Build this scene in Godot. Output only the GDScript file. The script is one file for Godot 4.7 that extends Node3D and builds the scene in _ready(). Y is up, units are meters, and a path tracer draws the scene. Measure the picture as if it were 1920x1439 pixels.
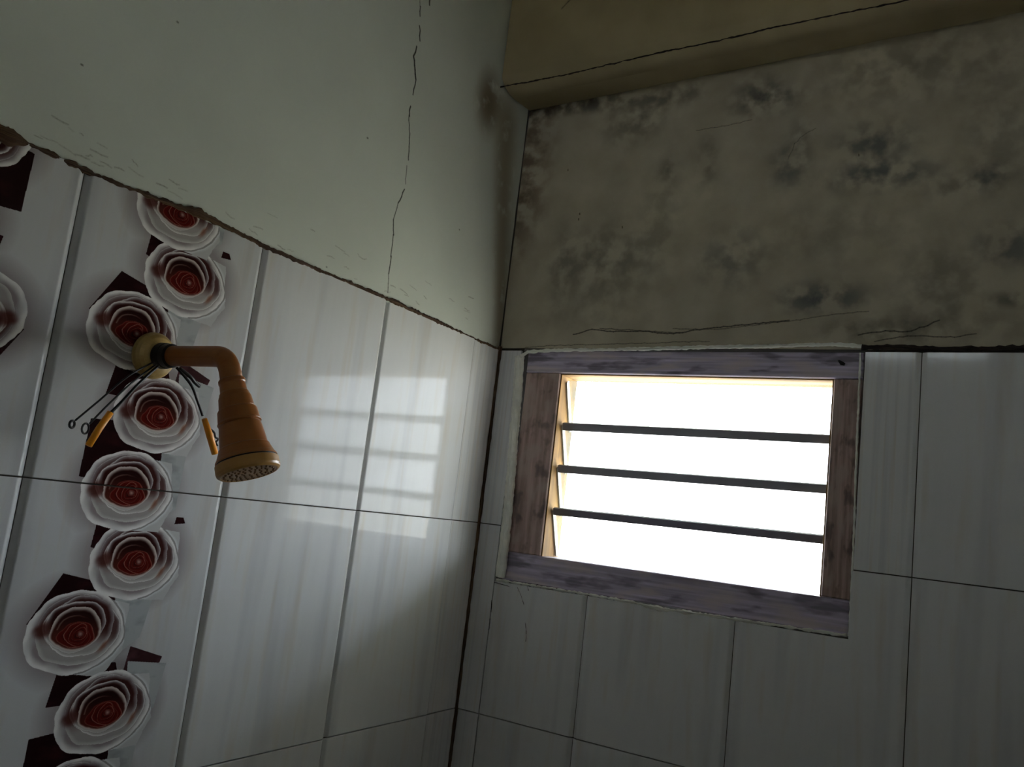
extends Node3D

# A small tiled shower room. Left wall: x = 0. Back wall (with the louvre window): z = 0. y is up, metres.
const CAM := Vector3(0.842, 1.62, 1.3437)
const SKY_LIGHT := 4.4
const TILE_TOP := 1.9236
const ROWS := [1.9236, 1.6012, 1.2762, 0.9512, 0.6262, 0.3012, 0.0]
const ROOM_X := 1.02
const ROOM_Z := 2.0
const ROOM_Y := 2.85
const WALL := 0.14
const TILE_THICK := 0.0055

var cam_basis: Basis
var focal := 1610.617
var rng := RandomNumberGenerator.new()
var M := {}
var tile_shapes := {}


func _ready():
	rng.seed = 7
	# camera
	cam_basis = Basis(Vector3.UP, deg_to_rad(30.9876)) * Basis(Vector3.RIGHT, deg_to_rad(8.7185)) * Basis(Vector3.BACK, deg_to_rad(6.8063))
	var cam := Camera3D.new()
	cam.name = "camera"
	cam.fov = 48.143
	cam.near = 0.02
	cam.transform = Transform3D(cam_basis, CAM)
	add_child(cam)
	# sky: bright even overcast day
	var sm := ProceduralSkyMaterial.new()
	sm.sky_top_color = Color(0.90, 0.95, 1.0)
	sm.sky_horizon_color = Color(0.96, 0.985, 1.0)
	sm.ground_horizon_color = Color(0.95, 0.97, 0.96)
	sm.ground_bottom_color = Color(0.72, 0.72, 0.68)
	sm.sky_energy_multiplier = SKY_LIGHT
	sm.ground_energy_multiplier = SKY_LIGHT
	var sky := Sky.new()
	sky.sky_material = sm
	var env := Environment.new()
	env.background_mode = Environment.BG_SKY
	env.sky = sky
	env.tonemap_mode = Environment.TONE_MAPPER_LINEAR
	env.tonemap_exposure = 1.0
	env.sdfgi_enabled = true
	env.ssao_enabled = true
	env.ssil_enabled = true
	var we := WorldEnvironment.new()
	we.name = "world_environment"
	we.environment = env
	add_child(we)

	make_materials()
	build_left_wall()
	build_back_wall()
	build_other_walls()
	build_window()
	build_added_eave()
	build_shower()
	build_wires()


# ---------------------------------------------------------------- helpers

func pixel_ray(px: float, py: float) -> Vector3:
	return cam_basis * Vector3((px - 960.0) / focal, -(py - 719.5) / focal, -1.0)


func on_left(px: float, py: float, x := 0.0) -> Vector3:   # the point of the plane at this x that the photograph shows there
	var d := pixel_ray(px, py)
	return CAM + d * ((x - CAM.x) / d.x)


func on_back(px: float, py: float, z := 0.0) -> Vector3:
	var d := pixel_ray(px, py)
	return CAM + d * ((z - CAM.z) / d.z)


func obj(called: String, mesh: Mesh, m: Material, parent: Node = self) -> MeshInstance3D:
	var o := MeshInstance3D.new()
	o.name = called
	o.mesh = mesh
	o.material_override = m
	o.cast_shadow = GeometryInstance3D.SHADOW_CASTING_SETTING_ON
	parent.add_child(o, true)
	return o


func base(called: String, at := Vector3.ZERO) -> Node3D:
	var o := Node3D.new()
	o.name = called
	o.position = at
	add_child(o, true)
	return o


func tag(o: Node, label: String, category := "", group := "", kind := ""):
	o.set_meta("label", label)
	if category: o.set_meta("category", category)
	if group: o.set_meta("group", group)
	if kind: o.set_meta("kind", kind)


func structure(called: String, label: String, category: String) -> Node3D:
	var o := base(called)
	tag(o, label, category, "", "structure")
	return o


func st_new() -> SurfaceTool:
	var st := SurfaceTool.new()
	st.begin(Mesh.PRIMITIVE_TRIANGLES)
	return st


func quad(st: SurfaceTool, a: Vector3, b: Vector3, c: Vector3, d: Vector3, uv := [], n = null):   # a b c d run clockwise seen from the front
	var vs := [a, b, c, a, c, d]
	var us := [0, 1, 2, 0, 2, 3]
	var nn: Vector3 = n if n != null else (c - a).cross(b - a).normalized()
	for i in 6:
		st.set_normal(nn)
		st.set_uv(uv[us[i]] if uv.size() else Vector2.ZERO)
		st.add_vertex(vs[i])


func box(st: SurfaceTool, lo: Vector3, hi: Vector3, c := 0.0):   # a box with chamfered edges
	if c <= 0.0:
		var p := func(i: int) -> Vector3: return Vector3(hi.x if i & 1 else lo.x, hi.y if i & 2 else lo.y, hi.z if i & 4 else lo.z)
		for f in [[4, 6, 7, 5], [1, 3, 2, 0], [5, 7, 3, 1], [0, 2, 6, 4], [6, 2, 3, 7], [0, 4, 5, 1]]:
			quad(st, p.call(f[0]), p.call(f[1]), p.call(f[2]), p.call(f[3]), [Vector2(0, 1), Vector2(0, 0), Vector2(1, 0), Vector2(1, 1)])
		return
	var mid := (lo + hi) / 2.0
	var pts := {}
	for i in 8:
		var s := Vector3(1 if i & 1 else -1, 1 if i & 2 else -1, 1 if i & 4 else -1)
		var k := mid + (hi - lo) / 2.0 * s
		pts[i] = [k - Vector3(0, s.y, s.z) * c, k - Vector3(s.x, 0, s.z) * c, k - Vector3(s.x, s.y, 0) * c]
	var flip := func(v: Array, out: Vector3):
		var n: Vector3 = (v[2] - v[0]).cross(v[1] - v[0])
		if n.dot(out) < 0: v.reverse()
		n = (v[2] - v[0]).cross(v[1] - v[0]).normalized()
		var size := hi - lo
		for t in range(1, v.size() - 1):
			for q in [v[0], v[t], v[t + 1]]:
				st.set_normal(n)
				var r: Vector3 = (q - lo) / size
				var uv := Vector2(r.x, 1 - r.y)
				if absf(n.x) > 0.8: uv = Vector2(r.z, 1 - r.y)
				elif absf(n.y) > 0.8: uv = Vector2(r.x, r.z)
				st.set_uv(uv)
				st.add_vertex(q)
	for f in [[1, 3, 7, 5, 0], [0, 2, 6, 4, 0], [2, 3, 7, 6, 1], [0, 1, 5, 4, 1], [4, 5, 7, 6, 2], [0, 1, 3, 2, 2]]:
		var v := [pts[f[0]][f[4]], pts[f[1]][f[4]], pts[f[2]][f[4]], pts[f[3]][f[4]]]
		flip.call(v, (v[0] + v[2]) / 2.0 - mid)
	for e in [[0, 1, 1, 2], [2, 3, 1, 2], [4, 5, 1, 2], [6, 7, 1, 2], [0, 2, 0, 2], [1, 3, 0, 2], [4, 6, 0, 2], [5, 7, 0, 2], [0, 4, 0, 1], [1, 5, 0, 1], [2, 6, 0, 1], [3, 7, 0, 1]]:
		var v := [pts[e[0]][e[2]], pts[e[1]][e[2]], pts[e[1]][e[3]], pts[e[0]][e[3]]]
		flip.call(v, (v[0] + v[2]) / 2.0 - mid)
	for i in 8:
		var v: Array = pts[i].duplicate()
		flip.call(v, (v[0] + v[1] + v[2]) / 3.0 - mid)


func box_mesh(lo: Vector3, hi: Vector3, c := 0.0) -> ArrayMesh:
	var st := st_new()
	box(st, lo, hi, c)
	return st.commit()


# A swept round section along points; radii per point; the normal follows the surface. squash < 1 flattens it across "flat".
func sweep(st: SurfaceTool, pts: Array, radii: Array, sides := 10, lump := 0.0, squash := Vector3.ONE):
	var rings := []
	var n := pts.size()
	var side := Vector3.ZERO
	for i in n:
		var t: Vector3 = (pts[mini(i + 1, n - 1)] - pts[maxi(i - 1, 0)]).normalized()
		if i == 0:
			side = t.cross(Vector3(0.31, 0.87, 0.39)).normalized()
		side = (side - t * side.dot(t)).normalized()
		var other := t.cross(side)
		var ring := []
		for k in sides:
			var a := TAU * k / sides
			var r: float = radii[i] * (1.0 + lump * rng.randf_range(-1, 1))
			ring.append(pts[i] + (side * cos(a) + other * sin(a)) * r * squash)
		rings.append(ring)
	st.set_smooth_group(0)
	for i in n - 1:
		for k in sides:
			var k2 := (k + 1) % sides
			for q in [[i, k], [i + 1, k2], [i, k2], [i, k], [i + 1, k], [i + 1, k2]]:
				st.set_uv(Vector2(float(q[1]) / sides, float(q[0]) / n))
				st.add_vertex(rings[q[0]][q[1]])
	for e in [0, n - 1]:
		var mid: Vector3 = pts[e]
		for k in sides:
			var k2 := (k + 1) % sides
			var tri := [mid, rings[e][k], rings[e][k2]] if e == 0 else [mid, rings[e][k2], rings[e][k]]
			for v in tri:
				st.set_uv(Vector2.ZERO)
				st.add_vertex(v)


func sweep_mesh(pts: Array, radii: Array, sides := 10, lump := 0.0, squash := Vector3.ONE) -> ArrayMesh:
	var st := st_new()
	sweep(st, pts, radii, sides, lump, squash)
	st.index()
	st.generate_normals()
	return st.commit()


func tube(pts: Array, r: float, sides := 8) -> ArrayMesh:
	var rad := []
	for p in pts: rad.append(r)
	return sweep_mesh(pts, rad, sides)


func smooth_path(pts: Array, steps := 5) -> Array:   # Catmull-Rom
	var out := []
	for i in pts.size() - 1:
		var p0: Vector3 = pts[maxi(i - 1, 0)]
		var p1: Vector3 = pts[i]
		var p2: Vector3 = pts[i + 1]
		var p3: Vector3 = pts[mini(i + 2, pts.size() - 1)]
		for k in steps:
			out.append(p1.cubic_interpolate(p2, p0, p3, float(k) / steps))
	out.append(pts[-1])
	return out


# A lathe round an axis from a, profile of [distance along, radius]; hard edges where a point repeats.
func lathe(a: Vector3, axis: Vector3, profile: Array, sides := 40) -> ArrayMesh:
	var st := st_new()
	var u := axis.cross(Vector3(0, 0, 1)).normalized()
	var w := axis.cross(u).normalized()
	for i in profile.size() - 1:
		var p: Vector2 = profile[i]
		var q: Vector2 = profile[i + 1]
		if p.distance_to(q) < 1e-6: continue
		var d := (q - p).normalized()
		for k in sides:
			var a0 := TAU * k / sides
			var a1 := TAU * (k + 1) / sides
			var e0 := u * cos(a0) + w * sin(a0)
			var e1 := u * cos(a1) + w * sin(a1)
			var vs := [[p, e0], [q, e0], [q, e1], [p, e1]]
			for t in [[0, 1, 2], [0, 2, 3]]:
				for j in t:
					var nn: Vector3 = vs[j][1] * d.y * -0.0 + vs[j][1] * d.x - axis * d.y
					st.set_normal(nn.normalized())
					st.set_uv(Vector2(float(k) / sides, float(i) / profile.size()))
					st.add_vertex(a + axis * vs[j][0].x + vs[j][1] * vs[j][0].y)
	return st.commit()


# An uneven bead of mortar or dirt along a polyline lying on a wall.
func bead(pts: Array, r: float, lump: float, step := 0.004, swell := [], squash := Vector3.ONE, jitter := 0.0) -> ArrayMesh:
	var path := []
	var rad := []
	var noise := FastNoiseLite.new()
	noise.seed = 11 + int(r * 1e5)
	noise.frequency = 1.0
	for i in pts.size() - 1:
		var a: Vector3 = pts[i]
		var b: Vector3 = pts[i + 1]
		var n := maxi(2, int(a.distance_to(b) / step))
		for k in n + (1 if i == pts.size() - 2 else 0):
			var p := a.lerp(b, float(k) / n)
			var q := p * 90.0
			var rr := r * (1.0 + lump * 1.6 * noise.get_noise_3dv(q) + lump * 0.9 * noise.get_noise_3dv(q * 3.1))
			for s in swell:
				var d: float = p.distance_to(s[0]) / s[1]
				rr += s[2] * exp(-d * d)
			p += Vector3(noise.get_noise_3dv(q * 0.6 + Vector3(40, 0, 0)), noise.get_noise_3dv(q * 0.6 + Vector3(0, 70, 0)), noise.get_noise_3dv(q * 0.6 + Vector3(0, 0, 90))) * jitter * squash
			path.append(p)
			rad.append(maxf(rr, r * 0.15))
	return sweep_mesh(path, rad, 8, lump * 0.25, squash)


# ---------------------------------------------------------------- materials and computed textures

func mat(c: Color, rough := 0.6, tex: Texture2D = null) -> StandardMaterial3D:
	var m := StandardMaterial3D.new()
	m.albedo_color = c
	m.roughness = rough
	if tex:
		m.albedo_texture = tex
		m.albedo_color = Color.WHITE
	return m


func fbm(seed_: int, freq: float, oct := 4) -> FastNoiseLite:
	var n := FastNoiseLite.new()
	n.seed = seed_
	n.noise_type = FastNoiseLite.TYPE_SIMPLEX_SMOOTH
	n.frequency = freq
	n.fractal_octaves = oct
	return n


func streak_image(w: int, h: int, seed_: int) -> Image:   # white glaze with faint warm and grey streaks that run up the tile
	var im := Image.create(w, h, false, Image.FORMAT_RGB8)
	var n1 := fbm(seed_, 0.03, 4)
	var n2 := fbm(seed_ + 50, 0.02, 3)
	for y in h:
		for x in w:
			var u := float(x) / w * 256.0
			var v := float(y) / h * 334.0
			var a := n1.get_noise_2d(u, v * 0.09)
			var b := n2.get_noise_2d(u * 0.8 + 300.0, v * 0.05)
			var warm := clampf((a - 0.12) * 1.5, 0, 1) * 0.13
			var grey := clampf((b - 0.05) * 1.2, 0, 1) * 0.08
			var t := 0.845 + 0.012 * a
			im.set_pixel(x, y, Color(t - grey - warm * 0.25, t - grey - warm * 0.42, t - grey * 0.9 - warm * 0.65))
	return im


func seg_dist(p: Vector2, a: Vector2, b: Vector2) -> float:
	var ab := b - a
	var t := clampf((p - a).dot(ab) / maxf(ab.length_squared(), 1e-9), 0, 1)
	return p.distance_to(a + ab * t)


func draw_line(im: Image, pts: Array, widths: Array, c: Color, strength := 1.0):   # points in pixels of the image
	for i in pts.size() - 1:
		var a: Vector2 = pts[i]
		var b: Vector2 = pts[i + 1]
		var w: float = widths[mini(i, widths.size() - 1)]
		if w <= 0.0: continue
		var r := w + 1.5
		for y in range(maxi(0, int(minf(a.y, b.y) - r)), mini(im.get_height(), int(maxf(a.y, b.y) + r) + 1)):
			for x in range(maxi(0, int(minf(a.x, b.x) - r)), mini(im.get_width(), int(maxf(a.x, b.x) + r) + 1)):
				var d := seg_dist(Vector2(x, y), a, b)
				var k := clampf(w * 0.5 + 0.5 - d, 0, 1) * strength
				if k > 0.0:
					im.set_pixel(x, y, im.get_pixel(x, y).lerp(c, k))


func rough_line(a: Vector2, b: Vector2, n: int, wobble: float, r: RandomNumberGenerator) -> Array:
	var out := []
	for i in n + 1:
		out.append(a.lerp(b, float(i) / n) + Vector2(r.randf_range(-1, 1), r.randf_range(-1, 1)) * wobble)
	return out


func stain_shade(im: Image, c: Vector2, rad: Vector2, tint: Color, strength: float, n: FastNoiseLite, cut := -0.1):
	for y in range(maxi(0, int(c.y - rad.y * 1.5)), mini(im.get_height(), int(c.y + rad.y * 1.5))):
		for x in range(maxi(0, int(c.x - rad.x * 1.5)), mini(im.get_width(), int(c.x + rad.x * 1.5))):
			var d := Vector2((x - c.x) / rad.x, (y - c.y) / rad.y).length()
			var k := clampf((n.get_noise_2d(x, y) - cut) * 1.5, 0, 1) * smoothstep(1.45, 0.1, d) * strength
			if k > 0.0:
				im.set_pixel(x, y, im.get_pixel(x, y).lerp(tint, minf(k, 1.0)))


# The printed rose: petals laid one over another, each with a pale rim that falls to brown-red in its depth.
func petal(p: Vector2, c: Vector2, r: Vector2, ang: float, wob: float, ph: float) -> float:   # > 0 inside: distance from the rim as a share of the radius
	var q := (p - c).rotated(-ang) / r
	var a := q.angle()
	return 1.0 + wob * (sin(a * 3.0 + ph) * 0.6 + sin(a * 5.0 + ph * 2.3) * 0.4) - q.length()


func rose(p: Vector2, n: FastNoiseLite) -> Color:   # p in rose units, y down; alpha 0 outside
	var out := Color(0, 0, 0, 0)
	p += Vector2(n.get_noise_2d(p.x * 40, p.y * 40), n.get_noise_2d(p.x * 40 + 99, p.y * 40)) * 0.03
	var white := Color(0.92, 0.91, 0.90)
	var grey := Color(0.60, 0.585, 0.58)
	var brown := Color(0.27, 0.135, 0.11)
	var dark := Color(0.15, 0.07, 0.065)
	var red := Color(0.33, 0.085, 0.07)
	var mauve := Color(0.50, 0.455, 0.46)
	# outer petals with pointed tips on the right
	var e := petal(p, Vector2(0.0, 0.07), Vector2(0.93, 0.88), 0.0, 0.03, 0.6)
	var tip := Geometry2D.is_point_in_polygon(p, PackedVector2Array([Vector2(0.3, -0.7), Vector2(0.86, -0.62), Vector2(0.94, -0.05), Vector2(1.02, 0.42), Vector2(0.86, 0.66), Vector2(0.76, 0.97), Vector2(0.2, 0.93)]))
	if e > 0.0 or tip:
		var k := clampf(e / 0.26, 0, 1)
		out = white.lerp(mauve, smoothstep(0.12, 0.8, k) * 0.85)
		out = out.lerp(Color(0.74, 0.735, 0.73), 0.5 * clampf(sin(p.angle() * 7.0 + p.length() * 9.0) - 0.1, 0, 1))
		if p.y < 0.1: out = out.lerp(Color(0.30, 0.22, 0.23), clampf((0.1 - p.y) * 1.1, 0, 0.75) * smoothstep(0.1, 0.7, k) * (1.0 if p.x < 0.3 else 0.55))
		if tip and e < 0.0: out = Color(0.86, 0.87, 0.87).lerp(grey, smoothstep(0.0, -0.10, e) * 0.45)
		if tip and absf(e) < 0.02: out = grey
	if e < -0.0 and not tip: return out
	# folds: crescents, white at the rim, pale below, deep brown above
	var folds := [
		[Vector2(0.03, 0.02), Vector2(0.80, 0.74), 0.3, 0.045, 1.9, 0.05, Color(0.33, 0.23, 0.22), 0.95, -0.5],
		[Vector2(0.04, -0.06), Vector2(0.66, 0.64), 0.5, 0.05, 0.4, 0.06, Color(0.25, 0.13, 0.12), 1.0, 2.6],
		[Vector2(-0.05, -0.06), Vector2(0.56, 0.54), -0.3, 0.055, 2.7, 0.075, Color(0.19, 0.085, 0.075), 1.0, -2.2],
	]
	for f in folds:
		var d := petal(p, f[0], f[1], f[2], f[3], f[4])
		if d > 0.0:
			var turn: float = 0.5 + 0.5 * cos((p - f[0]).angle() - f[8])
			var rim := 1.0 - smoothstep(0.0, f[5] * (0.6 + 0.8 * turn), d)
			var deep := smoothstep(f[5] * 0.5, f[5] * 2.6, d)
			var low := smoothstep(-0.02, 0.42, p.y - f[0].y)
			var body: Color = mauve.lerp(f[6], deep * f[7]).lerp(Color(0.73, 0.715, 0.70).lerp(Color(0.56, 0.53, 0.52), deep * 0.6), low)
			out = body.lerp(white, rim * (0.55 + 0.45 * turn))
			if d < 0.012: out = out.lerp(Color(0.36, 0.31, 0.31), 0.55)
	# the dark hollow on the left and the rust patch on the right
	var h := petal(p, Vector2(-0.62, 0.05), Vector2(0.21, 0.24), 0.5, 0.08, 0.0)
	if h > 0.0: out = out.lerp(Color(0.30, 0.15, 0.13), smoothstep(0.0, 0.7, h) * 0.85)
	h = petal(p, Vector2(0.60, 0.34), Vector2(0.08, 0.25), 0.5, 0.1, 1.0)
	if h > 0.0: out = out.lerp(Color(0.50, 0.31, 0.23), smoothstep(0.0, 0.9, h) * 0.75)
	# well
	var w := petal(p, Vector2(-0.02, 0.00), Vector2(0.485, 0.45), 0.3, 0.045, 1.0)
	if w > 0.0:
		var up := smoothstep(0.15, -0.25, p.y)
		var pale := Color(0.76, 0.71, 0.68)
		out = pale.lerp(dark.lerp(Color(0.33, 0.15, 0.12), smoothstep(-0.35, 0.3, p.y)), smoothstep(0.03, 0.13 + 0.10 * up, w))
	# inner fold arcs across the upper left of the well
	var arc := petal(p, Vector2(0.0, 0.06), Vector2(0.40, 0.36), 0.0, 0.05, 2.0)
	if arc > 0.0 and arc < 0.12 and p.y < 0.05 and p.x < 0.2: out = out.lerp(Color(0.60, 0.50, 0.46), (1.0 - absf(arc - 0.06) / 0.06) * 0.6 * smoothstep(0.2, -0.2, p.x))
	# bud: wound rims of red
	for i in 5:
		var sc := 1.0 - i * 0.19
		var b := petal(p, Vector2(0.02 + 0.016 * i, 0.12 - 0.006 * i), Vector2(0.35, 0.28) * sc, 0.8 * i, 0.08, i * 2.1)
		if b > 0.0:
			var rim := 1.0 - smoothstep(0.02, 0.12, b)
			var turn := 0.5 + 0.5 * cos((p - Vector2(0.02, 0.12)).angle() - 0.9 - i * 1.7)
			out = red.lerp(dark, 0.6 * smoothstep(0.15, 0.5, b)).lerp(Color(0.70, 0.47, 0.42), rim * (0.28 + 0.6 * turn))
			if b < 0.025: out = out.lerp(dark, 0.6)
	var hi := p.distance_to(Vector2(0.085, 0.09))
	if hi < 0.07: out = out.lerp(Color(0.78, 0.64, 0.60), (1.0 - hi / 0.07) * 0.8)
	out.a = 1.0
	return out


func leaf(im: Image, poly: Array, tint: Color, w: int, h: int):   # poly in tile coordinates 0..1, wraps up and down
	for wrap in [-1.0, 0.0, 1.0]:
		var pp := PackedVector2Array()
		var lo := Vector2(9, 9)
		var hi := Vector2(-9, -9)
		for q in poly:
			var v := Vector2(q[0] * w, (q[1] + wrap) * h)
			pp.append(v)
			lo = lo.min(v)
			hi = hi.max(v)
		var n := fbm(31, 0.02, 3)
		for y in range(maxi(0, int(lo.y)), mini(h, int(hi.y) + 1)):
			for x in range(maxi(0, int(lo.x)), mini(w, int(hi.x) + 1)):
				if Geometry2D.is_point_in_polygon(Vector2(x, y), pp):
					im.set_pixel(x, y, tint.lerp(tint * 1.5 if tint.r < 0.4 else tint * 0.82, clampf(n.get_noise_2d(x * 0.5, y) * 1.2, 0, 1)))


func rose_image(w: int, h: int) -> Image:
	var im := streak_image(w, h, 900)
	im.adjust_bcs(0.93, 1.0, 1.0)
	var n := fbm(77, 0.05, 3)
	var base_px := [Vector2(0.462, 0.0), Vector2(0.565, 0.2305), Vector2(0.347, 0.4625), Vector2(0.543, 0.7295)]
	var turns := [0.05, 0.0, -0.12, 0.06]
	var rad := Vector2(0.245, 0.152)   # of a rose, as shares of the tile
	# soft printed halo round the column of roses
	for y in h:
		for x in w:
			var p := Vector2(float(x) / w, float(y) / h)
			var k := 9.0
			for b in base_px:
				for wrap in [-1.0, 0.0, 1.0]:
					k = minf(k, ((p - b - Vector2(0, wrap)) / rad).length())
			if k < 1.5:
				im.set_pixel(x, y, im.get_pixel(x, y).lerp(Color(0.50, 0.45, 0.45), 0.62 * clampf(1.0 - (k - 0.95) / 0.40, 0, 1)))
	var dark := Color(0.135, 0.065, 0.07)
	leaf(im, [[0.225, 0.79], [0.22, 0.98], [0.33, 0.99], [0.66, 0.90], [0.72, 0.825], [0.45, 0.775]], dark, w, h)
	leaf(im, [[0.35, 0.06], [0.335, 0.20], [0.45, 0.22], [0.60, 0.12]], dark, w, h)
	leaf(im, [[0.745, 0.085], [0.785, 0.085], [0.80, 0.105], [0.74, 0.11]], dark, w, h)
	leaf(im, [[0.235, 0.285], [0.48, 0.325], [0.52, 0.42], [0.12, 0.44]], dark, w, h)
	leaf(im, [[0.30, 0.56], [0.56, 0.58], [0.62, 0.70], [0.27, 0.70]], dark, w, h)
	leaf(im, [[0.62, 0.53], [0.80, 0.575], [0.76, 0.66], [0.60, 0.64]], Color(0.24, 0.15, 0.16), w, h)
	var pale := Color(0.68, 0.69, 0.69)
	leaf(im, [[0.60, 0.83], [0.74, 0.835], [0.73, 1.06], [0.62, 1.10]], pale, w, h)
	leaf(im, [[0.50, 0.36], [0.70, 0.34], [0.66, 0.50], [0.55, 0.56]], pale, w, h)
	leaf(im, [[0.62, 0.58], [0.83, 0.60], [0.80, 0.75], [0.66, 0.80]], pale, w, h)
	for i in [2, 1, 3, 0]:
		for wrap in [-1.0, 0.0, 1.0]:
			var c: Vector2 = base_px[i] + Vector2(0, wrap)
			for y in range(maxi(0, int((c.y - rad.y * 1.1) * h)), mini(h, int((c.y + rad.y * 1.1) * h))):
				for x in range(maxi(0, int((c.x - rad.x * 1.1) * w)), mini(w, int((c.x + rad.x * 1.1) * w))):
					var p := (Vector2(float(x) / w, float(y) / h) - c) / rad
					if p.length_squared() > 1.6: continue
					var col := rose(p.rotated(turns[i]), n)
					if col.a > 0.0: im.set_pixel(x, y, col)
	return im


func image_tex(im: Image) -> ImageTexture:
	im.generate_mipmaps()
	return ImageTexture.create_from_image(im)


func mottled(w: int, h: int, c: Color, amount: float, freq: float, seed_: int) -> Image:
	var im := Image.create(w, h, false, Image.FORMAT_RGB8)
	var n := fbm(seed_, freq, 5)
	var n2 := fbm(seed_ + 9, freq * 0.3, 3)
	for y in h:
		for x in w:
			var a := n.get_noise_2d(x, y) * amount
			var b := n2.get_noise_2d(x, y) * amount
			im.set_pixel(x, y, Color(c.r + a + b, c.g + a + b * 0.9, c.b + a + b * 0.6))
	return im


func gritty(seed_: int, freq: float) -> ImageTexture:   # height for fine relief
	var im := mottled(256, 256, Color(0.5, 0.5, 0.5), 0.5, freq, seed_)
	return image_tex(im)


func wood_image(w: int, h: int, seed_: int, c: Color, wear: Color) -> Image:   # grain runs along y
	var im := Image.create(w, h, false, Image.FORMAT_RGB8)
	var n := fbm(seed_, 0.06, 4)
	var n2 := fbm(seed_ + 3, 0.012, 4)
	for y in h:
		for x in w:
			var g := n.get_noise_2d(x, y * 0.06)
			var b := n2.get_noise_2d(x * 1.2, y * 0.8)
			var col := c * (1.0 + 0.28 * g)
			col = col.lerp(wear, clampf((b - 0.05) * 1.6, 0, 0.65))
			col = col.lerp(Color(0.10, 0.08, 0.09), clampf((-b - 0.2) * 1.2, 0, 0.35))
			im.set_pixel(x, y, Color(col.r, col.g, col.b))
	return im


func left_uv(p: Vector3) -> Vector2:   # the left plaster picture covers z 1.15..0 and y 2.75..1.90
	return Vector2((1.15 - p.z) / 1.15, (2.75 - p.y) / 0.85)


func back_uv(p: Vector3) -> Vector2:   # the back plaster picture covers x 0..1 and y 2.60..1.90
	return Vector2(p.x, (2.60 - p.y) / 0.70)


func left_plaster_image() -> Image:
	var w := 1150
	var h := 850
	var im := mottled(w, h, Color(0.795, 0.81, 0.765), 0.018, 0.006, 21)
	var px := func(x: float, y: float) -> Vector2: return left_uv(on_left(x, y, -0.004)) * Vector2(w, h)
	var r := RandomNumberGenerator.new()
	r.seed = 5
	var crack := Color(0.12, 0.115, 0.09)
	var runs := [
		[[805, -5], [803, 8], [2.6]], [[786, 12], [785, 30], [1.8]], [[785, 48], [785, 75], [2.2]], [[779, 86], [774, 105], [2.6]], [[774, 105], [778, 148], [3.2]],
		[[778, 148], [773, 178], [2.0]], [[768, 198], [766, 216], [2.4]], [[765, 216], [767, 250], [1.6]], [[767, 250], [763, 300], [1.8]],
		[[760, 310], [758, 345], [0.9]], [[756, 353], [745, 380], [1.9]], [[745, 380], [735, 412], [1.2]], [[735, 412], [736, 440], [1.8]], [[736, 440], [731, 480], [1.5]], [[731, 480], [727, 512], [1.8]], [[727, 512], [726, 548], [1.0]],
		[[786, -5], [785, 12], [0.8]],
	]
	for s in runs:
		var a: Vector2 = px.call(float(s[0][0]), float(s[0][1]))
		var b: Vector2 = px.call(float(s[1][0]), float(s[1][1]))
		var k := maxi(2, int(a.distance_to(b) / 7.0))
		draw_line(im, rough_line(a, b, k, 1.1, r), [s[2][0]], crack, 0.95)
	# faint scrapes above the tile edge
	for i in 46:
		var t := r.randf()
		var sx := lerpf(40.0, 900.0, t)
		var sy := lerpf(262.0, 640.0, t) - r.randf_range(12, 75)
		var a: Vector2 = px.call(sx, sy)
		draw_line(im, rough_line(a, a + Vector2(r.randf_range(4, 22), r.randf_range(-2, 4)), 3, 1.0, r), [r.randf_range(0.6, 1.3)], Color(0.36, 0.34, 0.29), r.randf_range(0.15, 0.5))
	for s in [[687, 258, 2.5], [330, 40, 2], [860, 430, 2], [610, 500, 1.6], [150, 120, 2]]:
		var a: Vector2 = px.call(float(s[0]), float(s[1]))
		draw_line(im, [a, a + Vector2(1.5, 0)], [s[2]], Color(0.30, 0.29, 0.25), 0.7)
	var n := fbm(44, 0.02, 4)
	stain_shade(im, px.call(915.0, 190.0), Vector2(40, 60), Color(0.36, 0.29, 0.20), 0.75, n, -0.8)
	for i in 12:  # brown grime down the corner, with the corner's shade painted in too
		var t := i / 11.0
		stain_shade(im, px.call(lerpf(948.0, 934.0, t), lerpf(215.0, 640.0, t)), Vector2(lerpf(44.0, 20.0, t), 40), Color(0.45, 0.375, 0.26), 0.42, n, -0.9)
	return im


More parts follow.
